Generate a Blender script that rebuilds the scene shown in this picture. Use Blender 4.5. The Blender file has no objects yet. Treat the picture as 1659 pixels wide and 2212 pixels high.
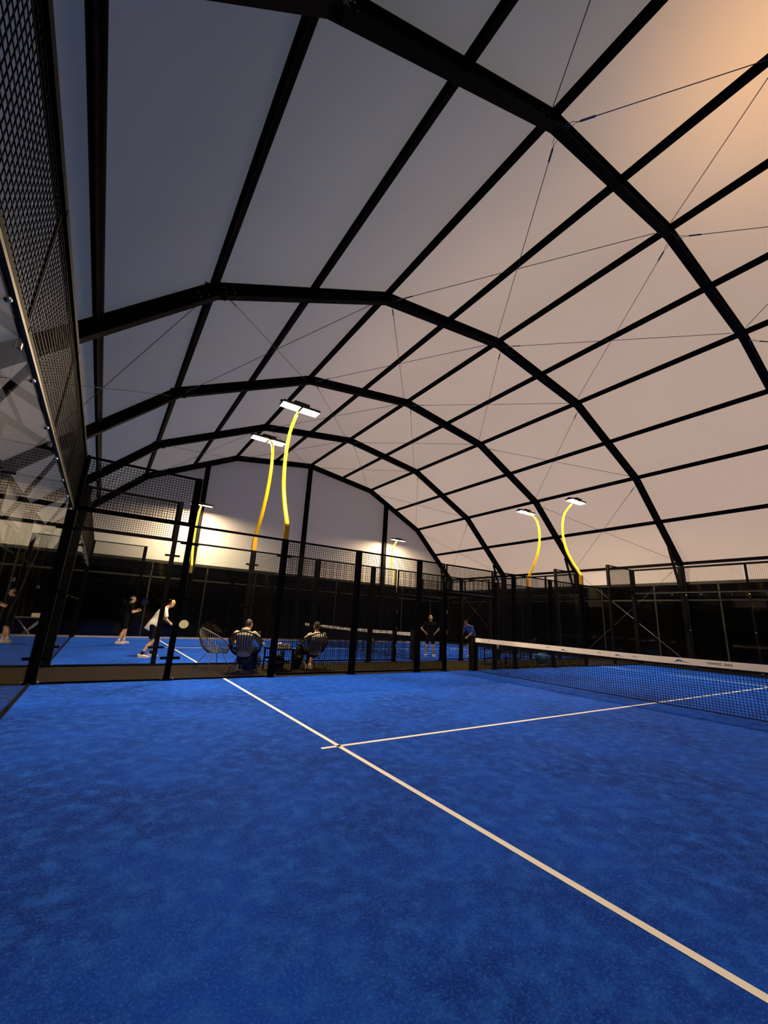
import bpy, bmesh, math, random
from mathutils import Vector, Matrix
random.seed(7)
S = bpy.context.scene
COL = S.collection
PI = math.pi

# ------------------------------------------------------------------ camera
CAM = Vector((0.7134, -9.2357, 1.3086))
YAW, PIT, ROL = 0.5874, 0.2526, 0.0512
F_PX, DX, DY = 893.52, 11.0, 1.95
fw = Vector((math.sin(YAW)*math.cos(PIT), math.cos(YAW)*math.cos(PIT), math.sin(PIT)))
ri = Vector((math.cos(YAW), -math.sin(YAW), 0)); up = ri.cross(fw)
r2 = math.cos(ROL)*ri + math.sin(ROL)*up
u2 = -math.sin(ROL)*ri + math.cos(ROL)*up
cd = bpy.data.cameras.new('camera'); cam = bpy.data.objects.new('camera', cd); COL.objects.link(cam)
cam.matrix_world = Matrix((( r2.x, u2.x, -fw.x, CAM.x), (r2.y, u2.y, -fw.y, CAM.y), (r2.z, u2.z, -fw.z, CAM.z), (0, 0, 0, 1)))
cd.sensor_fit = 'VERTICAL'; cd.sensor_height = 36.0
cd.lens = F_PX*36.0/2212
cd.shift_x = -DX/2212; cd.shift_y = DY/2212
cd.clip_start = 0.05; cd.clip_end = 300
S.camera = cam

# ------------------------------------------------------------------ exposure
S.view_settings.view_transform = 'Standard'
S.view_settings.look = 'None'
S.view_settings.gamma = 1
S.view_settings.use_curve_mapping = False
S.view_settings.exposure = 0.0
try:
    S.cycles.transparent_max_bounces = 40
    S.cycles.max_bounces = 10
    S.cycles.diffuse_bounces = 4
except Exception:
    pass

# ------------------------------------------------------------------ light levels
LAMP_POWER = 1000.0        # emission strength of the floodlight lenses
SKY_GAIN = 1.0

# ------------------------------------------------------------------ world: a dusk sky, seen only through the membrane
W = bpy.data.worlds.new('dusk_sky'); S.world = W; W.use_nodes = True
nt = W.node_tree; nt.nodes.clear()
wo = nt.nodes.new('ShaderNodeOutputWorld'); bg = nt.nodes.new('ShaderNodeBackground')
tc = nt.nodes.new('ShaderNodeTexCoord')
dot = nt.nodes.new('ShaderNodeVectorMath'); dot.operation = 'DOT_PRODUCT'
dot.inputs[1].default_value = (1.0, 0.30, -0.15)
ad = nt.nodes.new('ShaderNodeMath'); ad.operation = 'MULTIPLY_ADD'; ad.inputs[1].default_value = 0.5; ad.inputs[2].default_value = 0.5
rp = nt.nodes.new('ShaderNodeValToRGB'); cr = rp.color_ramp
stops = [(0.38, (0.052, 0.068, 0.100)), (0.50, (0.078, 0.090, 0.104)), (0.575, (0.160, 0.160, 0.155)),
         (0.655, (0.29, 0.262, 0.235)), (0.74, (0.54, 0.43, 0.36)), (0.82, (0.86, 0.635, 0.475)), (1.0, (0.96, 0.68, 0.49))]
while len(cr.elements) < len(stops): cr.elements.new(0.5)
for e, (p, c) in zip(cr.elements, stops):
    e.position = p; e.color = (*c, 1)
nt.links.new(tc.outputs['Generated'], dot.inputs[0]); nt.links.new(dot.outputs['Value'], ad.inputs[0])
nt.links.new(ad.outputs[0], rp.inputs[0])
# warm afterglow patch high on the right
gd = nt.nodes.new('ShaderNodeVectorMath'); gd.operation = 'DOT_PRODUCT'; gd.inputs[1].default_value = tuple(Vector((0.66, 0.02, 0.75)).normalized())
nt.links.new(tc.outputs['Generated'], gd.inputs[0])
gp = nt.nodes.new('ShaderNodeMath'); gp.operation = 'POWER'; gp.use_clamp = True; gp.inputs[1].default_value = 70
mxm = nt.nodes.new('ShaderNodeMath'); mxm.operation = 'MAXIMUM'; mxm.inputs[1].default_value = 0.0
nt.links.new(gd.outputs['Value'], mxm.inputs[0]); nt.links.new(mxm.outputs[0], gp.inputs[0])
gm = nt.nodes.new('ShaderNodeMix'); gm.data_type = 'RGBA'; gm.blend_type = 'ADD'; gm.inputs[7].default_value = (1.3, 0.62, 0.16, 1)
nt.links.new(gp.outputs[0], gm.inputs[0]); nt.links.new(rp.outputs[0], gm.inputs[6]); nt.links.new(gm.outputs[2], bg.inputs[0]); bg.inputs[1].default_value = SKY_GAIN
nt.links.new(bg.outputs[0], wo.inputs[0])

# ------------------------------------------------------------------ materials
def base_mat(name):
    m = bpy.data.materials.new(name); m.use_nodes = True
    return m, m.node_tree, m.node_tree.nodes['Principled BSDF']
def mat(name, col, rough=0.5, metal=0.0, noise=0.12, scale=8.0, spec=0.5, bump=0.0):
    m, t, b = base_mat(name)
    n = t.nodes.new('ShaderNodeTexNoise'); n.inputs['Scale'].default_value = scale; n.inputs['Detail'].default_value = 4
    tcn = t.nodes.new('ShaderNodeTexCoord'); t.links.new(tcn.outputs['Object'], n.inputs['Vector'])
    mx = t.nodes.new('ShaderNodeMix'); mx.data_type = 'RGBA'
    mx.inputs[6].default_value = (*[c*(1-noise) for c in col], 1); mx.inputs[7].default_value = (*[min(1, c*(1+noise)) for c in col], 1)
    t.links.new(n.outputs['Fac'], mx.inputs[0]); t.links.new(mx.outputs[2], b.inputs['Base Color'])
    b.inputs['Roughness'].default_value = rough; b.inputs['Metallic'].default_value = metal
    b.inputs['Specular IOR Level'].default_value = spec
    if bump:
        bp = t.nodes.new('ShaderNodeBump'); bp.inputs['Strength'].default_value = bump; bp.inputs['Distance'].default_value = 0.01
        t.links.new(n.outputs['Fac'], bp.inputs['Height']); t.links.new(bp.outputs[0], b.inputs['Normal'])
    return m
M = {}
M['steel'] = mat('black_painted_steel', (0.005, 0.0045, 0.0045), 0.6, 0.0, 0.25, 5, spec=0.06)
M['fence'] = mat('black_fence_paint', (0.004, 0.004, 0.0045), 0.6, 0.0, 0.2, 6, spec=0.04)
M['wire'] = mat('black_mesh_wire', (0.004, 0.004, 0.0045), 0.5, 0.0, 0.1, 6, spec=0.08)
M['bolt'] = mat('zinc_bolt', (0.75, 0.72, 0.65), 0.25, 0.9)
M['cable'] = mat('galvanised_cable', (0.16, 0.15, 0.14), 0.35, 0.7)
M['yellow'] = mat('yellow_lamp_paint', (0.93, 0.62, 0.01), 0.35, 0.0, 0.06, 3)
M['orange'] = mat('amber_lamp_base_paint', (0.72, 0.36, 0.015), 0.45, 0.0, 0.08, 3)
M['housing'] = mat('brown_lamp_housing', (0.16, 0.09, 0.04), 0.5)
M['dark_wall'] = mat('dark_glossy_cladding', (0.0015, 0.0015, 0.0018), 0.06, 0.0, 0.3, 1.5, spec=0.14)
M['olive'] = mat('olive_steel_lintel', (0.016, 0.014, 0.009), 0.5)
M['carpet'] = mat('olive_brown_carpet', (0.016, 0.0125, 0.0055), 0.95, 0.0, 0.35, 60, spec=0.02, bump=0.4)
M['white'] = mat('white_court_line', (0.88, 0.86, 0.84), 0.8, 0.0, 0.05, 30)
M['tape'] = mat('cream_net_tape', (0.93, 0.84, 0.72), 0.7, 0.0, 0.05, 4)
M['kerb'] = mat('pale_timber_kerb', (0.66, 0.52, 0.42), 0.7)
M['net'] = mat('black_net_cord', (0.005, 0.006, 0.009), 0.8, spec=0.1)
M['black'] = mat('black_fabric', (0.007, 0.007, 0.008), 0.95, 0.0, 0.3, 20, spec=0.08)
M['ink'] = mat('dark_print', (0.03, 0.03, 0.04), 0.7)
M['inkblue'] = mat('blue_print', (0.05, 0.12, 0.32), 0.7)
M['inkyellow'] = mat('yellow_print', (0.75, 0.5, 0.12), 0.7)
M['skin'] = mat('skin', (0.72, 0.42, 0.24), 0.55, 0.0, 0.08, 12)
M['skin2'] = mat('skin_tan', (0.68, 0.37, 0.17), 0.55, 0.0, 0.08, 12)
M['hair'] = mat('dark_brown_hair', (0.018, 0.010, 0.006), 0.6, 0.0, 0.4, 60, bump=0.6)
M['whitecloth'] = mat('white_cotton', (0.80, 0.76, 0.72), 0.85, 0.0, 0.06, 14, bump=0.3)
M['hoodie'] = mat('oatmeal_fleece', (0.50, 0.42, 0.34), 0.9, 0.0, 0.1, 14, bump=0.4)
M['bluecloth'] = mat('royal_blue_cotton', (0.02, 0.09, 0.48), 0.85, 0.0, 0.12, 14, bump=0.3)
M['cap'] = mat('sand_yellow_cap', (0.72, 0.45, 0.14), 0.8)
M['capwhite'] = mat('white_headband', (0.78, 0.66, 0.55), 0.8)
M['shoe'] = mat('cream_shoe', (0.66, 0.54, 0.42), 0.7)
M['sole'] = mat('white_sole', (0.8, 0.76, 0.7), 0.7)
M['shoeblack'] = mat('black_shoe', (0.015, 0.015, 0.018), 0.6, spec=0.15)
M['grey'] = mat('grey_chair_cord', (0.10, 0.09, 0.075), 0.6)
M['chair'] = mat('black_chair_cord', (0.007, 0.0065, 0.006), 0.6, spec=0.1)
M['ballrk'] = mat('cream_racket_face', (0.55, 0.50, 0.30), 0.5)
M['cup'] = mat('white_paper_cup', (0.85, 0.72, 0.5), 0.6)
M['box'] = mat('buff_cardboard', (0.62, 0.50, 0.36), 0.7)
M['bag'] = mat('blue_bag_nylon', (0.03, 0.14, 0.42), 0.6)
M['yellowbag'] = mat('yellow_bag_nylon', (0.6, 0.55, 0.06), 0.6)
M['phone'] = mat('phone_black', (0.01, 0.01, 0.012), 0.15)

def glass():
    m = bpy.data.materials.new('court_glass'); m.use_nodes = True; t = m.node_tree; t.nodes.clear()
    o = t.nodes.new('ShaderNodeOutputMaterial'); mx = t.nodes.new('ShaderNodeMixShader')
    tr = t.nodes.new('ShaderNodeBsdfTransparent'); tr.inputs[0].default_value = (0.955, 0.97, 0.965, 1)
    gl = t.nodes.new('ShaderNodeBsdfGlossy'); gl.inputs['Roughness'].default_value = 0.0; gl.inputs['Color'].default_value = (0.95, 0.95, 0.95, 1)
    lw = t.nodes.new('ShaderNodeLayerWeight'); lw.inputs['Blend'].default_value = 0.5
    pw = t.nodes.new('ShaderNodeMath'); pw.operation = 'POWER'; pw.inputs[1].default_value = 5.5
    ma = t.nodes.new('ShaderNodeMath'); ma.operation = 'MULTIPLY_ADD'; ma.inputs[1].default_value = 0.50; ma.inputs[2].default_value = 0.011
    t.links.new(lw.outputs['Facing'], pw.inputs[0]); t.links.new(pw.outputs[0], ma.inputs[0]); t.links.new(ma.outputs[0], mx.inputs[0])
    t.links.new(tr.outputs[0], mx.inputs[1]); t.links.new(gl.outputs[0], mx.inputs[2]); t.links.new(mx.outputs[0], o.inputs[0])
    return m
M['glass'] = glass()

def membrane(name='white_roof_membrane', gain=1.0, refl=0.42, dcol=(0.70, 0.66, 0.62)):
    # woven PVC membrane: passes the sky light with a broad forward lobe and scatters the light from inside
    m = bpy.data.materials.new(name); m.use_nodes = True; t = m.node_tree; t.nodes.clear()
    o = t.nodes.new('ShaderNodeOutputMaterial')
    rf = t.nodes.new('ShaderNodeBsdfRefraction'); rf.inputs['IOR'].default_value = 1.05; rf.inputs['Roughness'].default_value = 0.55
    tl = t.nodes.new('ShaderNodeBsdfTranslucent'); df = t.nodes.new('ShaderNodeBsdfDiffuse')
    n = t.nodes.new('ShaderNodeTexNoise'); n.inputs['Scale'].default_value = 0.5; n.inputs['Detail'].default_value = 3
    g = t.nodes.new('ShaderNodeTexCoord'); t.links.new(g.outputs['Object'], n.inputs['Vector'])
    for node, c in ((rf, (0.88, 0.87, 0.88)), (tl, (0.80, 0.78, 0.78)), (df, dcol)):
        if node is df: gain = 1.0
        k = t.nodes.new('ShaderNodeMix'); k.data_type = 'RGBA'
        k.inputs[6].default_value = (*[v*0.94*gain for v in c], 1); k.inputs[7].default_value = (*[min(1, v*1.04*gain) for v in c], 1)
        t.links.new(n.outputs['Fac'], k.inputs[0]); t.links.new(k.outputs[2], node.inputs['Color'])
    a = t.nodes.new('ShaderNodeMixShader'); a.inputs[0].default_value = 0.15
    t.links.new(rf.outputs[0], a.inputs[1]); t.links.new(tl.outputs[0], a.inputs[2])
    b = t.nodes.new('ShaderNodeMixShader'); b.inputs[0].default_value = refl
    t.links.new(a.outputs[0], b.inputs[1]); t.links.new(df.outputs[0], b.inputs[2]); t.links.new(b.outputs[0], o.inputs[0])
    return m
M['membrane'] = membrane()
M['gable'] = membrane('white_gable_membrane', 0.42, 0.62, (0.86, 0.84, 0.80))

def turf():
    m, t, b = base_mat('blue_turf')
    tcn = t.nodes.new('ShaderNodeTexCoord')
    def noise(s, d=5, r=0.6):
        n = t.nodes.new('ShaderNodeTexNoise'); n.inputs['Scale'].default_value = s; n.inputs['Detail'].default_value = d; n.inputs['Roughness'].default_value = r
        t.links.new(tcn.outputs['Object'], n.inputs['Vector']); return n
    big, mid, fine, vf = noise(0.55, 5, 0.65), noise(7, 6, 0.7), noise(70, 4, 0.8), noise(330, 2, 0.8)
    def ramp(n, p0, p1):
        r = t.nodes.new('ShaderNodeValToRGB'); r.color_ramp.elements[0].position = p0; r.color_ramp.elements[1].position = p1
        t.links.new(n.outputs['Fac'], r.inputs[0]); return r
    def mixc(fac, a, c, blend='MIX'):
        k = t.nodes.new('ShaderNodeMix'); k.data_type = 'RGBA'; k.blend_type = blend
        if isinstance(fac, float): k.inputs[0].default_value = fac
        else: t.links.new(fac, k.inputs[0])
        for i, v in ((6, a), (7, c)):
            if isinstance(v, tuple): k.inputs[i].default_value = (*v, 1)
            else: t.links.new(v, k.inputs[i])
        return k.outputs[2]
    c1 = mixc(ramp(big, 0.38, 0.64).outputs[0], (0.0010, 0.032, 0.33), (0.004, 0.085, 0.74))
    c2 = mixc(ramp(mid, 0.45, 0.70).outputs[0], c1, (0.018, 0.150, 0.84))
    c3 = mixc(ramp(fine, 0.50, 0.74).outputs[0], c2, (0.05, 0.24, 1.0))
    c4 = mixc(ramp(vf, 0.35, 0.62).outputs[0], (0.35, 0.42, 0.55), (1.25, 1.2, 1.15))
    c5 = mixc(0.8, c3, c4, 'MULTIPLY')
    c6 = mixc(ramp(vf, 0.66, 0.74).outputs[0], c5, (0.18, 0.36, 0.95))
    t.links.new(c6, b.inputs['Base Color'])
    b.inputs['Roughness'].default_value = 0.9; b.inputs['Specular IOR Level'].default_value = 0.08
    s = t.nodes.new('ShaderNodeMath'); s.operation = 'ADD'; t.links.new(fine.outputs['Fac'], s.inputs[0]); t.links.new(vf.outputs['Fac'], s.inputs[1])
    s2 = t.nodes.new('ShaderNodeMath'); s2.operation = 'ADD'; t.links.new(s.outputs[0], s2.inputs[0]); t.links.new(mid.outputs['Fac'], s2.inputs[1])
    bp = t.nodes.new('ShaderNodeBump'); bp.inputs['Strength'].default_value = 0.55; bp.inputs['Distance'].default_value = 0.02
    t.links.new(s2.outputs[0], bp.inputs['Height']); t.links.new(bp.outputs[0], b.inputs['Normal'])
    return m
M['turf'] = turf()
def emit(name, col, s):
    m = bpy.data.materials.new(name); m.use_nodes = True; t = m.node_tree; t.nodes.clear()
    o = t.nodes.new('ShaderNodeOutputMaterial'); e = t.nodes.new('ShaderNodeEmission')
    e.inputs[0].default_value = (*col, 1); e.inputs[1].default_value = s; t.links.new(e.outputs[0], o.inputs[0]); return m
M['lens'] = emit('floodlight_lens', (1.0, 0.73, 0.44), LAMP_POWER)

# ------------------------------------------------------------------ mesh helpers
class MB:
    def __init__(s): s.v = []; s.f = []; s.smooth = False
    def poly(s, vs, fs):
        n = len(s.v); s.v += [tuple(v) for v in vs]; s.f += [tuple(i+n for i in f) for f in fs]; return s
    def box(s, x0, x1, y0, y1, z0, z1):
        return s.poly([(x, y, z) for x in (x0, x1) for y in (y0, y1) for z in (z0, z1)],
                      [(0, 1, 3, 2), (4, 6, 7, 5), (0, 4, 5, 1), (2, 3, 7, 6), (0, 2, 6, 4), (1, 5, 7, 3)])
    def bar(s, a, b, w=0.05, h=None, n=4, upv=(0, 0, 1)):
        # prism of n sides from a to b, w x h (n==4) or radius w/2
        a = Vector(a); b = Vector(b); d = (b-a).normalized(); U = Vector(upv)
        if abs(d.dot(U)) > 0.99: U = Vector((0, 1, 0))
        X = d.cross(U).normalized(); Y = X.cross(d); h = w if h is None else h
        ring = []
        for i in range(n):
            if n == 4: cx, cy = ((-.5, -.5), (.5, -.5), (.5, .5), (-.5, .5))[i]; ring.append(X*(cx*w)+Y*(cy*h))
            else: an = 2*PI*i/n; ring.append(X*(math.cos(an)*w/2)+Y*(math.sin(an)*h/2))
        vs = [a+r for r in ring]+[b+r for r in ring]
        fs = [(i, (i+1) % n, n+(i+1) % n, n+i) for i in range(n)]+[tuple(range(n))[::-1], tuple(range(n, 2*n))]
        return s.poly(vs, fs)
    def tube(s, pts, r, n=8, closed=False):
        pts = [Vector(p) for p in pts]; m = len(pts); rr = r if isinstance(r, (list, tuple)) else [r]*m
        vs = []; ref = Vector((0.13, 0.21, 0.97)).normalized()
        prev = None
        for i, p in enumerate(pts):
            if closed: d = pts[(i+1) % m]-pts[i-1]
            else: d = pts[min(i+1, m-1)]-pts[max(i-1, 0)]
            d.normalize()
            if prev is None:
                X = d.cross(ref)
                if X.length < .05: X = d.cross(Vector((1, 0, 0)))
                X.normalize()
            else:
                X = (prev-d*prev.dot(d)).normalized()
            prev = X; Y = d.cross(X)
            for k in range(n):
                an = 2*PI*k/n; vs.append(p+(X*math.cos(an)+Y*math.sin(an))*rr[i])
        fs = []
        for i in range(m if closed else m-1):
            j = (i+1) % m
            for k in range(n): fs.append((i*n+k, i*n+(k+1) % n, j*n+(k+1) % n, j*n+k))
        if not closed: fs += [tuple(range(n))[::-1], tuple(range((m-1)*n, m*n))]
        s.smooth = True
        return s.poly(vs, fs)
    def sweep(s, pts, sec, lat):
        # section sec [(a along lat, b outward)] swept on path with mitred joints; path is in the plane perpendicular to lat
        pts = [Vector(p) for p in pts]; lat = Vector(lat); m = len(pts); k = len(sec); vs = []
        for i, p in enumerate(pts):
            d0 = (pts[i]-pts[i-1]).normalized() if i else (pts[1]-pts[0]).normalized()
            d1 = (pts[i+1]-pts[i]).normalized() if i < m-1 else d0
            n0 = d0.cross(lat); n1 = d1.cross(lat); nn = (n0+n1).normalized(); nn = nn/max(0.3, nn.dot(n0))
            for a, b in sec: vs.append(p+lat*a+nn*b)
        fs = [(i*k+j, i*k+(j+1) % k, (i+1)*k+(j+1) % k, (i+1)*k+j) for i in range(m-1) for j in range(k)]
        fs += [tuple(range(k))[::-1], tuple(range((m-1)*k, m*k))]
        return s.poly(vs, fs)
    def ball(s, c, r, n=8, m=6, sc=(1, 1, 1)):
        c = Vector(c); vs = [c+Vector((0, 0, -r*sc[2]))]
        for i in range(1, m):
            ph = -PI/2+PI*i/m
            for k in range(n): vs.append(c+Vector((r*sc[0]*math.cos(ph)*math.cos(2*PI*k/n), r*sc[1]*math.cos(ph)*math.sin(2*PI*k/n), r*sc[2]*math.sin(ph))))
        vs.append(c+Vector((0, 0, r*sc[2]))); fs = []
        for k in range(n):
            fs.append((0, 1+(k+1) % n, 1+k))
            for i in range(m-2): fs.append((1+i*n+k, 1+i*n+(k+1) % n, 1+(i+1)*n+(k+1) % n, 1+(i+1)*n+k))
            fs.append((1+(m-2)*n+k, 1+(m-2)*n+(k+1) % n, len(vs)-1))
        s.smooth = True
        return s.poly(vs, fs)
    def build(s, name, m, parent=None, smooth=None, origin=None):
        me = bpy.data.meshes.new(name)
        o0 = Vector(origin) if origin is not None else Vector((0, 0, 0))
        me.from_pydata([tuple(Vector(v)-o0) for v in s.v], [], s.f); me.update()
        bm = bmesh.new(); bm.from_mesh(me); bmesh.ops.recalc_face_normals(bm, faces=bm.faces); bm.to_mesh(me); bm.free()
        me.materials.append(m)
        if s.smooth if smooth is None else smooth: me.polygons.foreach_set('use_smooth', [True]*len(me.polygons))
        o = bpy.data.objects.new(name, me); COL.objects.link(o); o.parent = parent; o.location = o0
        return o
def tag(o, label=None, cat=None, group=None, kind=None):
    if label: o['label'] = label
    if cat: o['category'] = cat
    if group: o['group'] = group
    if kind: o['kind'] = kind
    return o
def thing(name, label, cat, loc=(0, 0, 0), rz=0, group=None):
    o = bpy.data.objects.new(name, None); COL.objects.link(o); o.location = loc; o.rotation_euler = (0, 0, rz)
    o.empty_display_size = 0.1
    return tag(o, label, cat, group)
def copy_tree(o, parent=None):
    c = o.copy(); COL.objects.link(c)
    if parent is not None: c.parent = parent
    for ch in list(o.children): copy_tree(ch, c)
    return c
def struct(name, mb, m, parent=None, label=None, **k):
    o = mb.build(name, m, parent, **k); o['kind'] = 'structure'
    if label: o['label'] = label
    return o
def text_mesh(body, size, name, m, parent, matrix):
    c = bpy.data.curves.new(name, 'FONT'); c.body = body; c.size = size; c.extrude = 0.001; c.resolution_u = 3
    o = bpy.data.objects.new('tmp_'+name, c); COL.objects.link(o)
    me = bpy.data.meshes.new_from_object(o.evaluated_get(bpy.context.evaluated_depsgraph_get()))
    bpy.data.objects.remove(o); me.name = name; me.transform(matrix); me.materials.clear(); me.materials.append(m)
    r = bpy.data.objects.new(name, me); COL.objects.link(r); r.parent = parent
    return r
ORD = ['first', 'second', 'third', 'fourth', 'fifth', 'sixth', 'seventh', 'eighth', 'ninth', 'tenth']

# ------------------------------------------------------------------ hall dimensions
XL, XR = -1.75, 21.75
ARCH_Y = [-16.27, -11.27, -6.33, -1.27, 3.73, 8.73, 13.73]
HALF = [(XL, 4.35), (1.50, 7.60), (5.58, 9.65)]
PROF = HALF+[(10.0, 10.30)]+[(20-x, z) for x, z in HALF[::-1]]
Y0, Y1 = ARCH_Y[0], ARCH_Y[-1]
LOW = 3.58

def offset(prof, d):
    out = []
    for i, (x, z) in enumerate(prof):
        p = Vector((x, 0, z)); a = Vector((prof[i-1][0], 0, prof[i-1][1])) if i else Vector((x, 0, z-1)); b = Vector((prof[i+1][0], 0, prof[i+1][1])) if i < len(prof)-1 else Vector((x, 0, z-1))
        d0 = (p-a).normalized(); d1 = (b-p).normalized(); n0 = Vector((-d0.z, 0, d0.x)); n1 = Vector((-d1.z, 0, d1.x))
        n = (n0+n1).normalized(); n = n/n.dot(n0); out.append((x+n.x*d, z+n.z*d))
    return out
SKIN = offset(PROF, 0.16)

# floor
struct('floor', MB().box(XL-.3, XR+.3, Y0-.3, Y1+.3, -0.12, -0.012), M['carpet'])
# roof membrane: one sheet folded over the arches
mb = MB()
for i in range(len(SKIN)-1):
    (xa, za), (xb, zb) = SKIN[i], SKIN[i+1]
    mb.poly([(xa, Y0, za), (xb, Y0, zb), (xb, Y1+.2, zb), (xa, Y1+.2, za)], [(0, 1, 2, 3)])
struct('ceiling', mb, M['membrane'], label='pale translucent membrane roof stretched over the arches')
for nm, x, s in (('wall_left', SKIN[0][0], -1), ('wall_right', SKIN[-1][0], 1)):
    w = struct(nm, MB().poly([(x, Y0, LOW), (x, Y1+.2, LOW), (x, Y1+.2, SKIN[0][1]), (x, Y0, SKIN[0][1])], [(0, 1, 2, 3)]), M['membrane'])
    struct('dark_cladding', MB().box(min(x, x+.06*s), max(x, x+.06*s), Y0, Y1+.2, -.02, LOW), M['dark_wall'], w)
    m2 = MB()
    y = Y0+1.25
    while y < Y1: m2.box(x-.03, x+.03, y-.03, y+.03, 0, LOW); y += 2.5
    m2.box(x-.05, x+.05, Y0, Y1, LOW-.12, LOW)
    m2.box(x-.04, x+.04, Y0, Y1, 2.75, 2.82)
    struct('cladding_rail', m2, M['olive'], w)
for nm, y, s in (('wall_far', Y1+.16, 1), ('wall_near', Y0-.02, -1)):
    sk = [(x, z) for x, z in SKIN]
    vs = [(SKIN[0][0], y, LOW)]+[(x, y, z) for x, z in sk]+[(SKIN[-1][0], y, LOW)]
    w = struct(nm, MB().poly(vs, [tuple(range(len(vs)))]), M['gable'])
    struct('dark_cladding', MB().box(XL-.2, XR+.2, min(y, y+.06*s), max(y, y+.06*s), -.02, LOW), M['dark_wall'], w)
    m2 = MB(); x = 0.0
    while x < XR: m2.box(x-.03, x+.03, y-.03, y+.03, 0, LOW-.12); x += 2.5
    m2.box(XL, XR, y-.06, y+.03, LOW-.13, LOW)
    m2.box(XL, XR, y-.03, y+.03, 2.72, 2.80)
    struct('cladding_rail', m2, M['olive'], w)

# arches
I_SEC = [(-.085, -.14), (.085, -.14), (.085, -.115), (.028, -.105), (.028, .105), (.085, .115), (.085, .14), (-.085, .14), (-.085, .115), (-.028, .105), (-.028, -.105), (-.085, -.115)]
arch_names = {0: 'behind the camera, over the near gable', 1: 'behind the camera', 2: 'nearest arch overhead, crossing the top right', 3: 'second arch from the camera', 4: 'third arch from the camera, above the yellow lamps', 5: 'fourth arch from the camera', 6: 'farthest arch against the gable wall'}
arch_obj = {}
tmp = MB().ball((0, 0, 0), .013, 8, 5).build('bolt', M['bolt']); BOLT = tmp.data; bpy.data.objects.remove(tmp)
for i, y in enumerate(ARCH_Y):
    t = thing('steel_arch', 'black steel portal arch, '+arch_names[i], 'arch', (10, y, 0), 0, 'steel arches carrying the roof')
    arch_obj[i] = t
    pts = [(x-10, 0, z) for x, z in PROF]
    MB().sweep(pts, I_SEC, (0, 1, 0)).build('rafter', M['steel'], t)
    for s in (-1, 1):
        c = MB(); X = s*11.75
        c.sweep([(X, 0, 0), (X, 0, 4.2)], [(a, b) for a, b in I_SEC], (0, 1, 0)); c.box(X-.22, X+.22, -.17, .17, 0, .03)
        c.build('column', M['steel'], t)
        # slim knee strut on the inner side of the eaves
        MB().bar((X-s*.22, 0, 3.1), (X-s*.95, 0, 4.98), .09, .09).build('knee_brace', M['steel'], t)
    for (x, z) in PROF:
        jp = MB()
        for s in (-1, 1):
            ys = s*.03
            jp.box(x-10-.22, x-10+.22, min(ys, ys+s*.012), max(ys, ys+s*.012), z-.10, z+.09)
        J = jp.build('joint_plate', M['steel'], t)
        k_ = PROF.index((x, z))
        if 0 < k_ < 6 and i >= 2:
            for bx in (-.38, -.2, .2, .38):
                p_, q_ = ((x, z), PROF[k_+1]) if bx > 0 else (PROF[k_-1], (x, z))
                ang = math.atan2(q_[1]-p_[1], q_[0]-p_[0])
                for bz in (-.055, .05):
                    b_ = bpy.data.objects.new('bolt', BOLT); COL.objects.link(b_); b_.parent = J
                    b_.location = (x-10+bx*math.cos(ang)-bz*math.sin(ang), -.046, z+bx*math.sin(ang)+bz*math.cos(ang))
# painted letter on the nearest arch
R = Matrix.Translation((1.71-10, -.032, 7.66)) @ Matrix.Rotation(PI/2, 4, 'X') @ Matrix.Rotation(math.radians(26.7), 4, 'Z')
text_mesh('R', .18, 'lettering', mat('grey_stencil', (0.35, 0.35, 0.35), 0.7), arch_obj[2], R)

# purlins
def mid(a, b): return ((a[0]+b[0])/2, (a[1]+b[1])/2)
PUR = []
for i in range(6): PUR += [PROF[i], mid(PROF[i], PROF[i+1])]
PUR.append(PROF[-1])
pl = ['left eaves purlin above the low left wall', 'purlin one row above the left eaves', 'purlin at the left knee joint', 'purlin between the left knee and upper left joint',
      'purlin at the upper left joint', 'purlin just left of the ridge', 'ridge purlin on the roof line', 'purlin just right of the ridge', 'purlin at the upper right joint',
      'purlin between the upper right joint and right knee', 'purlin at the right knee joint', 'purlin one row above the right eaves', 'right eaves purlin above the pale wall band']
off = offset(PROF, 0.08)
POFF = []
for i in range(6): POFF += [off[i], mid(off[i], off[i+1])]
POFF.append(off[-1])
for k, (x, z) in enumerate(POFF):
    a = 0
    i = k//2
    if k % 2: d = (PROF[i+1][0]-PROF[i][0], PROF[i+1][1]-PROF[i][1])
    else:
        p = PROF[max(i-1, 0)]; q = PROF[min(i+1, 6)]; d = (q[0]-p[0], q[1]-p[1])
    a = math.atan2(d[1], d[0])
    if k in (0, 12): a = 0
    m2 = MB(); w = .115; h = .12
    for (u0, u1, v0, v1) in ((-w/2, w/2, h/2-.03, h/2), (-w/2, w/2, -h/2, -h/2+.03), (-w/2+.03, w/2-.03, -h/2, h/2)):
        vs = []
        for yy in (Y0, Y1):
            for u, v in ((u0, v0), (u1, v0), (u1, v1), (u0, v1)):
                vs.append((x+u*math.cos(a)-v*math.sin(a), yy, z+u*math.sin(a)+v*math.cos(a)))
        m2.poly(vs, [(0, 1, 5, 4), (1, 2, 6, 5), (2, 3, 7, 6), (3, 0, 4, 7), (3, 2, 1, 0), (4, 5, 6, 7)])
    tag(m2.build('roof_purlin', M['steel'], origin=(x, 0, z)), 'black steel '+pl[k]+'', 'purlin', 'roof purlins')

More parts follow.
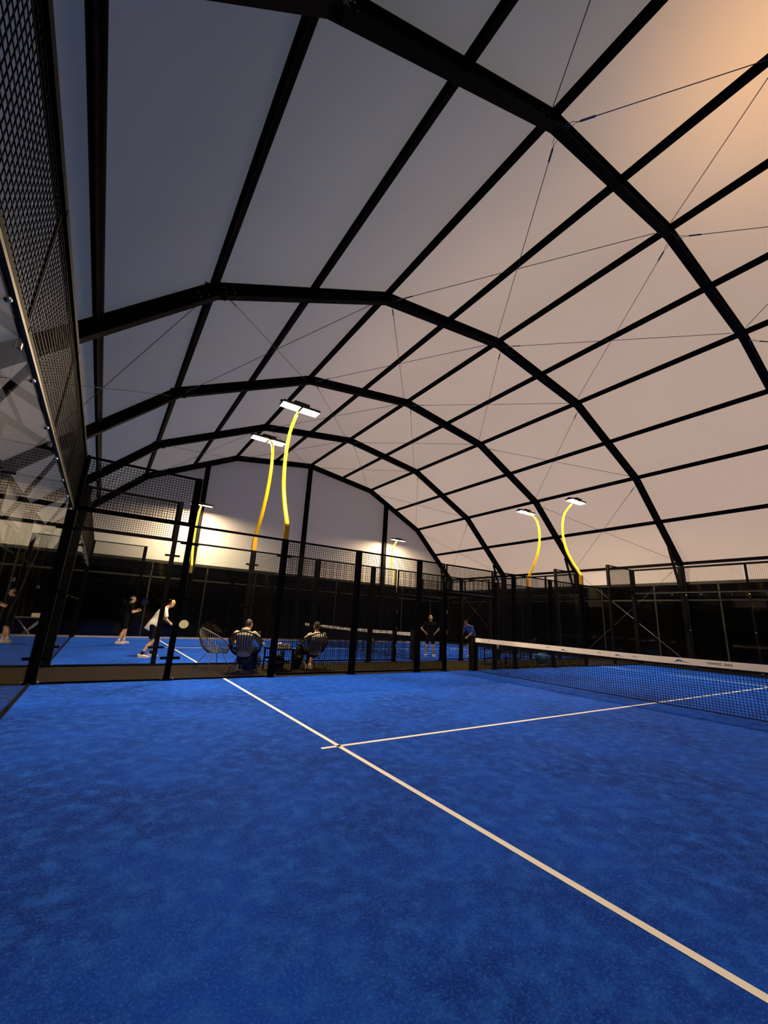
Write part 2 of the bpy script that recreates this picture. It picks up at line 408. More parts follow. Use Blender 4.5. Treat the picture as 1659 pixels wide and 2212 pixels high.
# bracing cables
rows = ['from left eaves to left knee', 'from left knee to upper left joint', 'left of the ridge', 'right of the ridge', 'from upper right joint to right knee', 'from right knee to right eaves']
bays = {1: ('nearest bay', True), 2: ('bay nearest to second visible arch', False), 3: ('bay second to third arch', True),
        4: ('bay third to fourth arch', False), 5: ('last bay by gable', True)}
inn = offset(PROF, -0.03)
def cable(a, b, label):
    a = Vector(a); b = Vector(b); c0 = a; d = (b-a).normalized(); L = (b-a).length
    t = thing('bracing_cable', label, 'cable', a, 0, 'roof bracing cables')
    e = b-a; s0 = .22
    MB().bar(d*s0, e-d*.15, .016, n=6).build('cable', M['cable'], t)
    tb = MB()
    for off_ in (-.012, .012):
        pr_ = d.cross(Vector((0, 0, 1))).normalized()*off_
        tb.bar(d*.30+pr_, d*.50+pr_, .010, n=4)
    tb.bar(d*.28, d*.32, .035, n=6); tb.bar(d*.48, d*.52, .035, n=6); tb.build('turnbuckle', M['cable'], t)
    sh = MB(); pr_ = d.cross(Vector((0, 0, 1))).normalized()
    sh.tube([d*.23+pr_*.0, d*.17+pr_*.028, d*.06+pr_*.022, d*.02, d*.06-pr_*.022, d*.17-pr_*.028], .006, 6, True); sh.build('shackle', M['bolt'], t)
for bi, (bn, full) in bays.items():
    ya, yb = ARCH_Y[bi]+.05, ARCH_Y[bi+1]-.05
    for r in range(6):
        if not full and r not in (2, 3): continue
        (xa, za), (xb, zb) = inn[r], inn[r+1]
        dx, dz = xb-xa, zb-za; L = math.hypot(dx, dz); ux, uz = dx/L*.2, dz/L*.2
        cable((xa+ux, ya, za+uz), (xb-ux, yb, zb-uz), 'cable leaning right, %s, %s' % (rows[r], bn))
        cable((xa+ux, yb, za+uz), (xb-ux, ya, zb-uz), 'cable leaning left, %s, %s' % (rows[r], bn))
for bi in (3, 5):
    ya, yb = ARCH_Y[bi]+.15, ARCH_Y[bi+1]-.15
    for X, sd in ((XL+.02, 'left'), (XR-.02, 'right')):
        cable((X, ya, 4.2), (X, yb, .15), 'cable descending away on the %s wall, %s' % (sd, bays[bi][0]))
        cable((X, ya, .15), (X, yb, 4.2), 'cable climbing away on the %s wall, %s' % (sd, bays[bi][0]))
# gable columns
def roof_z(x):
    for i in range(6):
        if PROF[i][0] <= x <= PROF[i+1][0]:
            f_ = (x-PROF[i][0])/(PROF[i+1][0]-PROF[i][0]); return PROF[i][1]+f_*(PROF[i+1][1]-PROF[i][1])
for x, nm in ((4.2, 'left'), (10.0, 'middle'), (15.75, 'right')):
    t = thing('gable_column', 'tall black steel column, %s one of three on the far gable' % nm, 'column', (x, Y1, 0), 0, 'gable columns')
    MB().box(-.03, .03, -.10, .12, 0, roof_z(x)-.1).box(-.11, .11, -.12, -.09, 0, roof_z(x)-.1).box(-.11, .11, .10, .13, 0, roof_z(x)-.1).build('shaft', M['steel'], t)
    MB().box(-.2, .2, -.16, .16, 0, .025).build('base_plate', M['steel'], t)

# ------------------------------------------------------------------ courts
def court(y0, desc):
    t = thing('court_turf', desc, 'turf', (10, y0+5, 0))
    MB().box(-10, 10, -5, 5, -.011, .0).build('turf_carpet', M['turf'], t)
    def ln(a, b, c, d, l):
        o = MB().box(a, b, c, d, .0, .0025).build('court_line', M['white'], t); o['label'] = l
    ln(-6.975, -6.925, -5, 5, 'white service line'); ln(6.925, 6.975, -5, 5, 'white service line on the far side of the net'); ln(-7.15, 7.15, -.025, .025, 'white centre line')
court(-10, 'bright blue artificial turf of the near padel court with white lines')
NB = 2.47
court(NB, 'blue artificial turf of the neighbouring court beyond the chairs')

def wires_x(mb, x0, x1, z0, z1, y, p=.05, w=.0085):
    n = round((x1-x0)/p)
    for i in range(1, n): x = x0+(x1-x0)*i/n; mb.box(x-w/2, x+w/2, y-w/2, y+w/2, z0, z1)
    n = round((z1-z0)/p)
    for i in range(1, n): z = z0+(z1-z0)*i/n; mb.box(x0, x1, y+w/2, y+w*1.5, z-w/2, z+w/2)
def wires_y(mb, y0, y1, z0, z1, x, p=.055, w=.005):
    n = round((y1-y0)/p)
    for i in range(1, n): y = y0+(y1-y0)*i/n; mb.box(x-w/2, x+w/2, y-w/2, y+w/2, z0, z1)
    n = round((z1-z0)/p)
    for i in range(1, n): z = z0+(z1-z0)*i/n; mb.box(x+w/2, x+w*1.5, y0, y1, z-w/2, z+w/2)
def mesh_panel_x(x0, x1, z0, z1, Y, label, grp):
    t = thing('mesh_panel', label, 'fence', ((x0+x1)/2, Y, z0), 0, grp)
    a, b = x0-(x0+x1)/2, x1-(x0+x1)/2; h = z1-z0; r = .02
    MB().box(a, b, -r, r, h-2*r, h).box(a, b, -r, r, 0, 2*r).box(a, a+2*r, -r, r, 0, h).box(b-2*r, b, -r, r, 0, h).build('panel_frame', M['fence'], t)
    m_ = MB(); wires_x(m_, a+2*r, b-2*r, 2*r, h-2*r, 0); m_.build('wire_mesh', M['wire'], t)
def mesh_panel_y(y0, y1, z0, z1, X, label, grp):
    t = thing('mesh_panel', label, 'fence', (X, (y0+y1)/2, z0), 0, grp)
    a, b = y0-(y0+y1)/2, y1-(y0+y1)/2; h = z1-z0; r = .02
    MB().box(-.03, .03, a, b, h-.07, h).box(-r, r, a, b, 0, 2*r).box(-.008, .008, a, a+.012, 0, h).box(-.008, .008, b-.012, b, 0, h).build('panel_frame', M['fence'], t)
    m_ = MB(); wires_y(m_, a+2*r, b-2*r, 2*r, h-2*r, 0); m_.build('wire_mesh', M['wire'], t)
def glass_x(x0, x1, Y, label, grp):
    t = thing('glass_panel', label, 'glass panel', ((x0+x1)/2, Y, 0), 0, grp); h = (x1-x0)/2
    MB().box(-h+.055, h-.055, -.005, .005, .03, 2.96).build('pane', M['glass'], t)
    MB().box(-h, h, -.03, .03, 2.96, 3.0).build('top_rail', M['fence'], t)
    MB().box(-h, h, -.03, .03, 0.0, .03).build('bottom_rail', M['fence'], t)
def glass_y(y0, y1, X, label, grp, s):
    t = thing('glass_panel', label, 'glass panel', (X, (y0+y1)/2, 0), 0, grp); h = (y1-y0)/2
    MB().box(-.005, .005, -h+.004, h-.004, .03, 2.94).build('pane', M['glass'], t)
    MB().box(-.025, .025, -h, h, .0, .03).build('bottom_rail', M['fence'], t)
    MB().box(-.022, .022, -h, h, 2.94, 2.97).build('top_rail', M['olive'], t)
    for z in (.12, 1.5, 2.86):
        MB().box(-.015, .015, h-.03, h-.0, z-.02, z+.02).build('glass_clip', M['bolt'], t)
    for yy in (-h+.5, h-.5):
        MB().ball((.012, yy, 2.87), .02, 8, 6).build('glass_clip', M['bolt'], t)
def post(x, y, h, label, grp, glassy=False, gus=False, w=.05):
    t = thing('fence_post', label, 'post', (x, y, 0), 0, grp)
    MB().box(-w, w, -w, w, 0, h).build('upright', M['fence'], t)
    b = MB().box(-.09, .09, -.09, .09, 0, .015)
    b.build('base_plate', M['fence'], t)
    if gus:
        for s in (-1, 1):
            MB().poly([(s*w, -.012, .0), (s*(w+.06), -.012, .0), (s*w, -.012, .28), (s*w, .012, .0), (s*(w+.06), .012, .0), (s*w, .012, .28)],
                      [(0, 1, 2), (5, 4, 3), (0, 3, 4, 1), (1, 4, 5, 2), (2, 5, 3, 0)]).build('gusset', M['fence'], t)
    if glassy:
        for z in (.40, 1.5, 2.6):
            MB().box(-.17, .17, -w-.012, -w, z-.025, z+.025).build('glass_clamp', M['fence'], t)
        for sx in (-.1, .1):
            MB().ball((sx, -.02, .03), .022, 8, 5).build('foot_bolt', M['bolt'], t)
    return t
XN = {0: 'left corner', 2: 'first from the left corner', 4: 'lamp post left of the net', 6: 'first mesh post right of the left lamp', 8: 'second mesh post right of the left lamp',
      12: 'first mesh post right of the gateway', 14: 'second mesh post right of the gateway', 16: 'lamp post right of the net', 18: 'last before the right corner', 20: 'right corner'}
def side_fence(Y, fd, vis=True):
    for x in (0, 2, 4, 6, 8, 12, 14, 16, 18, 20):
        h = 4.0 if x in (0, 2, 18, 20) else 3.0
        w = .05
        if x in (0, 20) : w = .075
        post(x, Y, h, 'black fence post, %s, in %s' % (XN[x], fd), 'posts of '+fd, x in (0, 2, 4, 16, 18, 20), x in (6, 8, 12, 14), w)
    for a, b, n in ((0, 2, 'left corner bay'), (2, 4, 'second bay from the left corner'), (16, 18, 'bay right of the right lamp post'), (18, 20, 'right corner bay')):
        glass_x(a, b, Y, 'clear glass panel in %s, %s' % (fd, n), 'glass of '+fd)
    for a, b, n in ((0, 2, 'left corner'), (18, 20, 'right corner')):
        mesh_panel_x(a+.05, b-.05, 3.0, 4.0, Y, 'black wire mesh panel above the glass at the %s of %s' % (n, fd), 'raised mesh of '+fd)
    for a, b, n in ((4, 6, 'just right of the left lamp post'), (6, 8, 'second from the left lamp post'), (8, 9, 'narrow one left of the gateway'), (11, 12, 'narrow one right of the gateway'), (12, 14, 'second right of the gateway'), (14, 16, 'just left of the right lamp post')):
        mesh_panel_x(a+.05, b-.05, .03, 3.0, Y, 'tall wire mesh panel in %s, %s' % (fd, n), 'mesh panels of '+fd)
    mesh_panel_x(9, 11, 2.22, 3.0, Y, 'black wire mesh panel over the gateway in '+fd, 'mesh panels of '+fd)
    g = thing('gateway_frame', 'black rounded steel gateway frame in %s beside the net post' % fd, 'gate frame', (10, Y, 0), 0, 'court gateways')
    pts = [(-1.0, 0, 0), (-1.0, 0, 2.05)]+[(-.9-.1*math.cos(a), 0, 2.05+.1*math.sin(a)) for a in (.4, .8, 1.2)]+[(-.9, 0, 2.15), (.9, 0, 2.15)]+[(.9+.1*math.sin(a), 0, 2.05+.1*math.cos(a)) for a in (.4, .8, 1.2)]+[(1.0, 0, 2.05), (1.0, 0, 0)]
    MB().tube(pts, .05, 8).build('frame_tube', M['fence'], g)
    for s in (-1, 1): MB().box(s*1.0-.08, s*1.0+.08, -.08, .08, 0, .02).build('foot_plate', M['fence'], g)
    for z in (.5, 1.05, 1.6): MB().bar((-1.0, -.06, z-.05), (-1.0, -.06, z+.05), .03, n=8).build('hinge', M['bolt'], g)
side_fence(0, 'near court fence')
side_fence(NB, 'middle fence')
side_fence(NB+10, 'farthest fence')
def back_wall(X, y0, s, fd, outer_posts):
    for k in range(5):
        a, b = y0+2*k, y0+2*k+2; o = ORD[k]+' from the camera end'
        glass_y(a, b, X, 'clear glass of %s, %s' % (fd, o), 'glass of '+fd, s)
        mesh_panel_y(a+.01, b-.01, 2.98, 4.0, X, 'wire mesh above %s, %s' % (fd, o), 'mesh band of '+fd)
        if outer_posts and k:
            t = thing('fence_post', 'slim black post outside %s, %s' % (fd, o), 'post', (X+s*.07, a, 0), 0, 'posts of '+fd)
            MB().box(-.03, .03, -.03, .03, 0, 4.0).build('upright', M['fence'], t); MB().box(-.08, .08, -.08, .08, 0, .015).build('base_plate', M['fence'], t)
back_wall(0, -10, -1, 'near left end wall', False)
back_wall(20, -10, 1, 'near right end wall', True)
back_wall(0, NB, -1, 'far left end wall', False)
back_wall(20, NB, 1, 'far right end wall', True)
ct = thing('corner_column', 'thick black corner column where the middle fence meets the left end wall', 'post', (0, NB+.0, 0))
MB().box(-.10, .02, .10, .38, 0, 3.95).build('upright', M['fence'], ct); MB().box(-.16, .08, .10, .42, 0, .02).build('base_plate', M['fence'], ct)
for z in (.4, 2.6): MB().box(.02, .035, .20, .52, z-.03, z+.03).build('glass_clamp', M['fence'], ct)
# pale kerb at the far edge of the neighbouring court
tag(MB().box(0.1, 19.9, NB+9.90, NB+9.95, 0.0, .07).build('edge_board', M['kerb'], origin=(10, NB+9.92, 0)), 'long pale edge board along the foot of the farthest side fence', 'board')

# nets
def net(y0, label, marks):
    t = thing('padel_net', label, 'net', (10, y0+5, 0))
    def top(y): return .88+.04*abs(y)/5
    m_ = MB(); w = .0075; H = 4.75
    n = 190
    for i in range(n+1):
        y = -H+2*H*i/n; m_.box(-w/2, w/2, y-w/2, y+w/2, .01, top(y)-.10)
    for j in range(17):
        f_ = (j+.2)/17
        for k in range(10):
            ya, yb = -H+2*H*k/10, -H+2*H*(k+1)/10
            m_.bar((w, ya, .01+f_*(top(ya)-.11)), (w, yb, .01+f_*(top(yb)-.11)), w, w)
    m_.build('net_mesh', M['net'], t)
    tp = MB()
    for k in range(20):
        ya, yb = -H+2*H*k/20, -H+2*H*(k+1)/20
        za, zb = top(ya), top(yb)
        tp.poly([(-.012, ya, za-.115), (.012, ya, za-.115), (.012, ya, za), (-.012, ya, za), (-.012, yb, zb-.115), (.012, yb, zb-.115), (.012, yb, zb), (-.012, yb, zb)],
                [(0, 1, 5, 4), (1, 2, 6, 5), (2, 3, 7, 6), (3, 0, 4, 7)]+([(3, 2, 1, 0)] if k == 0 else [])+([(4, 5, 6, 7)] if k == 19 else []))
    T = tp.build('net_tape', M['tape'], t)
    MB().bar((0, -H, .015), (0, H, .015), .02, n=6).build('bottom_cord', M['net'], t)
    for s in (-1, 1):
        p = MB().box(-.08, .08, s*4.88-.10, s*4.88+.10, 0, .95).build('net_post', M['fence'], t)
        MB().box(-.085, .085, s*4.88-.105, s*4.88+.105, .95, .975).build('post_cap', M['fence'], p)
        MB().box(-.03, .03, s*4.77-.03, s*4.77+.03, .80, .92).build('strap', M['tape'], p)
    MB().box(-.02, .02, -.03, .03, 0, .9).build('centre_strap', M['tape'], t) if False else None
    if marks:
        rot = Matrix(((0, 0, -1, 0), (-1, 0, 0, 0), (0, 1, 0, 0), (0, 0, 0, 1)))   # text reads along -Y, faces -X
        def tx(s_, size, y, z, m_): text_mesh(s_, size, 'tape_print', m_, T, Matrix.Translation((-.0135, y, z)) @ rot)
        tx('WEPPMZ  ZIIKB', .055, -.95, .815, M['ink'])
        tx('WEP', .035, 4.3, .85, M['ink']); tx('I', .05, 3.75, .845, M['ink']); tx('PADEL', .035, 2.4, .835, M['ink'])
        tx('PADEL', .03, 1.1, .825, M['ink']); tx('PADEL', .03, .35, .815, M['ink'])
        for (y, sc, mm) in ((-.42, 1.0, M['inkblue']), (.72, .7, M['inkblue']), (2.0, .7, M['ink'])):
            mk = MB(); q = [(0, 0), (.05, .05), (.10, .055), (.16, .025), (.30, 0.0), (.16, .012), (.08, .02)]
            mk.poly([(-.0135, y-a*sc, .80+b*sc) for a, b in q]+[(-.0125, y-a*sc, .80+b*sc) for a, b in q], [tuple(range(7)), tuple(range(7, 14))[::-1]]+[(i, (i+1) % 7, 7+(i+1) % 7, 7+i) for i in range(7)])
            mk.build('tape_logo', mm, T)
    return t
net(-10, 'padel net with wide cream top tape across the near court', True)
net(NB, 'padel net with cream tape across the neighbouring court, seen through the fence', False)
# banner sleeve on the neighbouring net post
bn = thing('post_banner', 'tall narrow black banner with yellow lettering beside the neighbouring net post', 'banner', (9.85, NB+.10, 0))
MB().box(-.05, .05, -.13, .13, .02, 1.02).build('banner_sleeve', M['black'], bn)
text_mesh('LTTEFT ZUL', .16, 'lettering', M['inkyellow'], bn, Matrix.Translation((.02, -.133, .98)) @ Matrix.Rotation(PI/2, 4, 'X') @ Matrix.Rotation(-PI/2, 4, 'Z') @ Matrix.Translation((0, -.06, 0)))

# ------------------------------------------------------------------ curved floodlight masts
GT = math.radians(6)
def lamp(x, y, s, label, hd=0.0, lens='lens'):
    t = thing('curved_floodlight', label, 'floodlight', (x, y, 3.0), 0, 'yellow curved floodlights')
    MB().box(-.055, .055, -.055, .055, 0, .36).build('mast_socket', M['orange'], t)
    key = [(0, .3), (.03, .42), (.36, .98), (.60, 1.6), (.68, 2.3), (.56, 2.92), (.22, 3.28)]
    pts = []
    for i in range(len(key)-1):                      # Catmull-Rom
        p0, p1, p2, p3 = key[max(i-1, 0)], key[i], key[i+1], key[min(i+2, len(key)-1)]
        for k in range(6):
            f_ = k/6
            pts.append(tuple(.5*((2*p1[j])+(-p0[j]+p2[j])*f_+(2*p0[j]-5*p1[j]+4*p2[j]-p3[j])*f_*f_+(-p0[j]+3*p1[j]-3*p2[j]+p3[j])*f_**3) for j in (0, 1)))
    pts.append(key[-1])
    n = len(pts)
    MB().tube([(0, s*a, b) for a, b in pts], [.058-.022*i/(n-1) for i in range(n)], 12).build('curved_mast', M['yellow'], t)
    MB().tube([(0, s*.22, 3.28), (0, s*.10, 3.36), (0, s*.0, 3.38)], .022, 8).build('head_bracket', M['orange'], t)
    hp = MB().box(-.52, .52, -.03, .03, .0, .04).build('crossbar', M['housing'], t); hp.location = (0, 0, 3.40); hp.rotation_euler = (hd, 0, 0)
    MB().tube([(0, -.14, .06), (0, .14, .06)], .02, 6).box(-.2, .2, -.15, .15, .04, .07).build('cap_plate', M['housing'], hp)
    for k in (-1, 1):
        h = MB(); c = k*.255
        h.box(c-.235, c+.235, -.15, .15, -0.025, 0.0)
        h.box(c-.235, c+.235, -.15, -.14, -0.065, -0.025); h.box(c-.235, c+.235, .14, .15, -0.065, -0.025)
        h.box(c-.235, c-.225, -.15, .15, -0.065, -0.025); h.box(c+.225, c+.235, -.15, .15, -0.065, -0.025)
        for q in range(7): h.box(c-.2+q*.065, c-.185+q*.065, -.13, .13, 0.0, .03)
        H_ = h.build('floodlight_body', M['housing'], t); H_.location = (0, 0, 3.40); H_.rotation_euler = (hd, 0, 0)
        MB().box(c-.215, c+.215, -.12, .12, -0.038, -0.028).build('glowing_lens', M[lens], H_)
lamp(4, 0, 1, 'tall yellow curved floodlight mast on the near court fence, highest lamp in view')
lamp(16, 0, 1, 'yellow curved floodlight mast on the near court fence right of the net')
lamp(4, NB, -1, 'amber curved floodlight mast just left of the tallest one, on the neighbouring fence')
lamp(16, NB, -1, 'yellow curved floodlight mast on the neighbouring fence, bowing right')
lamp(4, NB+10, 1, 'small yellow curved floodlight mast at the far left, against the lit gable', GT)
lamp(16, NB+10, 1, 'small yellow curved floodlight mast at the far centre, against the gable mesh', GT)
M['lens_dim'] = emit('floodlight_lens_dimmed', (1.0, 0.73, 0.44), LAMP_POWER*.12)
lamp(4, -10, -1, 'dimmed yellow curved floodlight mast behind the camera', 0.0, 'lens_dim')
lamp(16, -10, -1, 'yellow curved floodlight mast behind the camera, right of the net')

# ------------------------------------------------------------------ people
V = Vector
def cone(mb, a, b, ra, rb, n=14, flat=False):
    # tapered capsule (round ends) or frustum (flat ends)
    a = V(a); b = V(b); d = (b-a); L = d.length; d = d/L
    X = d.cross(V((0.11, 0.23, 0.97))); X = (X if X.length > .1 else d.cross(V((1, 0, 0)))).normalized(); Y = d.cross(X)
    prof = [(0, ra*.02), (0, ra), (L, rb), (L, rb*.02)] if flat else \
        [(-ra*math.cos(t), ra*math.sin(t)) for t in (.05, .5, 1.0, PI/2)]+[(L+rb*math.sin(t), rb*math.cos(t)) for t in (0, .55, 1.05, 1.5)]
    vs = []
    for (h, r) in prof:
        for k in range(n): an = 2*PI*k/n; vs.append(a+d*h+(X*math.cos(an)+Y*math.sin(an))*r)
    m = len(prof)
    fs = [(i*n+k, i*n+(k+1) % n, (i+1)*n+(k+1) % n, (i+1)*n+k) for i in range(m-1) for k in range(n)]+[tuple(range(n))[::-1], tuple(range((m-1)*n, m*n))]
    mb.poly(vs, fs)
def loft(mb, secs, n=20, p=2.4):
    # secs: (centre, rx, ry, lateral dir, forward dir); superellipse rings
    vs = []
    for c, rx, ry, la, fo in secs:
        c = V(c); la = V(la); fo = V(fo)
        for k in range(n):
            an = 2*PI*k/n; ca, sa = math.cos(an), math.sin(an)
            vs.append(c+la*(rx*math.copysign(abs(ca)**(2/p), ca))+fo*(ry*math.copysign(abs(sa)**(2/p), sa)))
    m = len(secs)
    fs = [(i*n+k, i*n+(k+1) % n, (i+1)*n+(k+1) % n, (i+1)*n+k) for i in range(m-1) for k in range(n)]+[tuple(range(n))[::-1], tuple(range((m-1)*n, m*n))]
    mb.poly(vs, fs)
def fuse(mb, name, m, parent, voxel=.009, smooth=4):
    # melts the overlapping closed shapes into one continuous skin
    o = mb.build(name, m, None, smooth=False)
    r = o.modifiers.new('r', 'REMESH'); r.mode = 'VOXEL'; r.voxel_size = voxel; r.use_smooth_shade = True
    s = o.modifiers.new('s', 'SMOOTH'); s.factor = .5; s.iterations = smooth
    dg = bpy.context.evaluated_depsgraph_get(); me = bpy.data.meshes.new_from_object(o.evaluated_get(dg))
    bpy.data.objects.remove(o); me.name = name
    me.polygons.foreach_set('use_smooth', [True]*len(me.polygons))
    if not me.materials: me.materials.append(m)
    r = bpy.data.objects.new(name, me); COL.objects.link(r); r.parent = parent; return r

def hand(mb, w, d, nrm, side, curl=.5):
    # w wrist, d pointing direction, nrm back-of-hand normal, side thumb side direction
    w = V(w); d = V(d).normalized(); n_ = V(nrm); n_ = (n_-d*n_.dot(d)).normalized(); s = V(side); s = (s-d*s.dot(d)-n_*s.dot(n_)).normalized()
    k = w+d*.095
    loft(mb, [(w-d*.01, .026, .019, s, n_), (w+d*.03, .036, .019, s, n_), (w+d*.075, .043, .017, s, n_), (k, .040, .014, s, n_)], 12, 2.6)
    for i, (o_, L) in enumerate(((.031, .068), (.0105, .077), (-.0105, .072), (-.031, .056))):
        p = k+s*o_-d*.008; a1 = curl*.9; a2 = curl*1.9
        d1 = d*math.cos(a1)-n_*math.sin(a1); d2 = d*math.cos(a2)-n_*math.sin(a2); d3 = d*math.cos(a2*1.3)-n_*math.sin(a2*1.3)
        q = p+d1*L*.48; q2 = q+d2*L*.32; cone(mb, p, q, .0098, .009, 8); cone(mb, q, q2, .009, .0082, 8); cone(mb, q2, q2+d3*L*.24, .0082, .0072, 8)
    b = w+d*.028+s*.026; t1 = b+(d*.55+s*.8-n_*.25*curl).normalized()*.036; t2 = t1+(d*.95+s*.25-n_*.5*curl).normalized()*.034
    cone(mb, b, t1, .0125, .011, 8); cone(mb, t1, t2, .011, .009, 8)

def head_shape(mb, h, fd, upd):
    h = V(h); f_ = V(fd).normalized(); u_ = V(upd); u_ = (u_-f_*u_.dot(f_)).normalized(); l = f_.cross(u_).normalized()
    loft(mb, [(h-u_*.118+f_*.035, .024, .026, l, f_), (h-u_*.100+f_*.025, .045, .055, l, f_), (h-u_*.065+f_*.010, .060, .078, l, f_), (h-u_*.02, .070, .090, l, f_), (h+u_*.03-f_*.004, .075, .097, l, f_),
              (h+u_*.075-f_*.008, .066, .086, l, f_), (h+u_*.105-f_*.01, .042, .058, l, f_), (h+u_*.118-f_*.01, .012, .02, l, f_)], 20, 2.1)
    cone(mb, h+f_*.085+u_*.012, h+f_*.110-u_*.028, .008, .0145, 10)             # nose
    cone(mb, h+f_*.084-u_*.063-l*.016, h+f_*.084-u_*.063+l*.016, .009, .009, 8)     # lips
    cone(mb, h+f_*.082+u_*.028-l*.035, h+f_*.086+u_*.028, .009, .008, 8); cone(mb, h+f_*.082+u_*.028+l*.035, h+f_*.086+u_*.028, .009, .008, 8)  # brow
    for s in (-1, 1): cone(mb, h+l*s*.074+u_*.02-f_*.005, h+l*s*.080-u_*.025-f_*.002, .015, .010, 10)  # ears
    return f_, u_, l
def foot(mb, an, tdir, ln=.17, r=.036):
    an = V(an); t = V(tdir).normalized(); l = t.cross(V((0, 0, 1))).normalized(); z = an.z
    loft(mb, [(V((an.x, an.y, z*.52))-t*.075, .022, z*.42, l, V((0, 0, 1))), (V((an.x, an.y, z*.55))-t*.04, .036, z*.53, l, V((0, 0, 1))), (V((an.x, an.y, z*.5))+t*.03, .038, z*.48, l, V((0, 0, 1))),
              (V((an.x, an.y, z*.38))+t*.10, .046, z*.36, l, V((0, 0, 1))), (V((an.x, an.y, z*.30))+t*.15, .042, z*.29, l, V((0, 0, 1))), (V((an.x, an.y, z*.24))+t*.19, .022, z*.2, l, V((0, 0, 1)))], 14, 2.6)

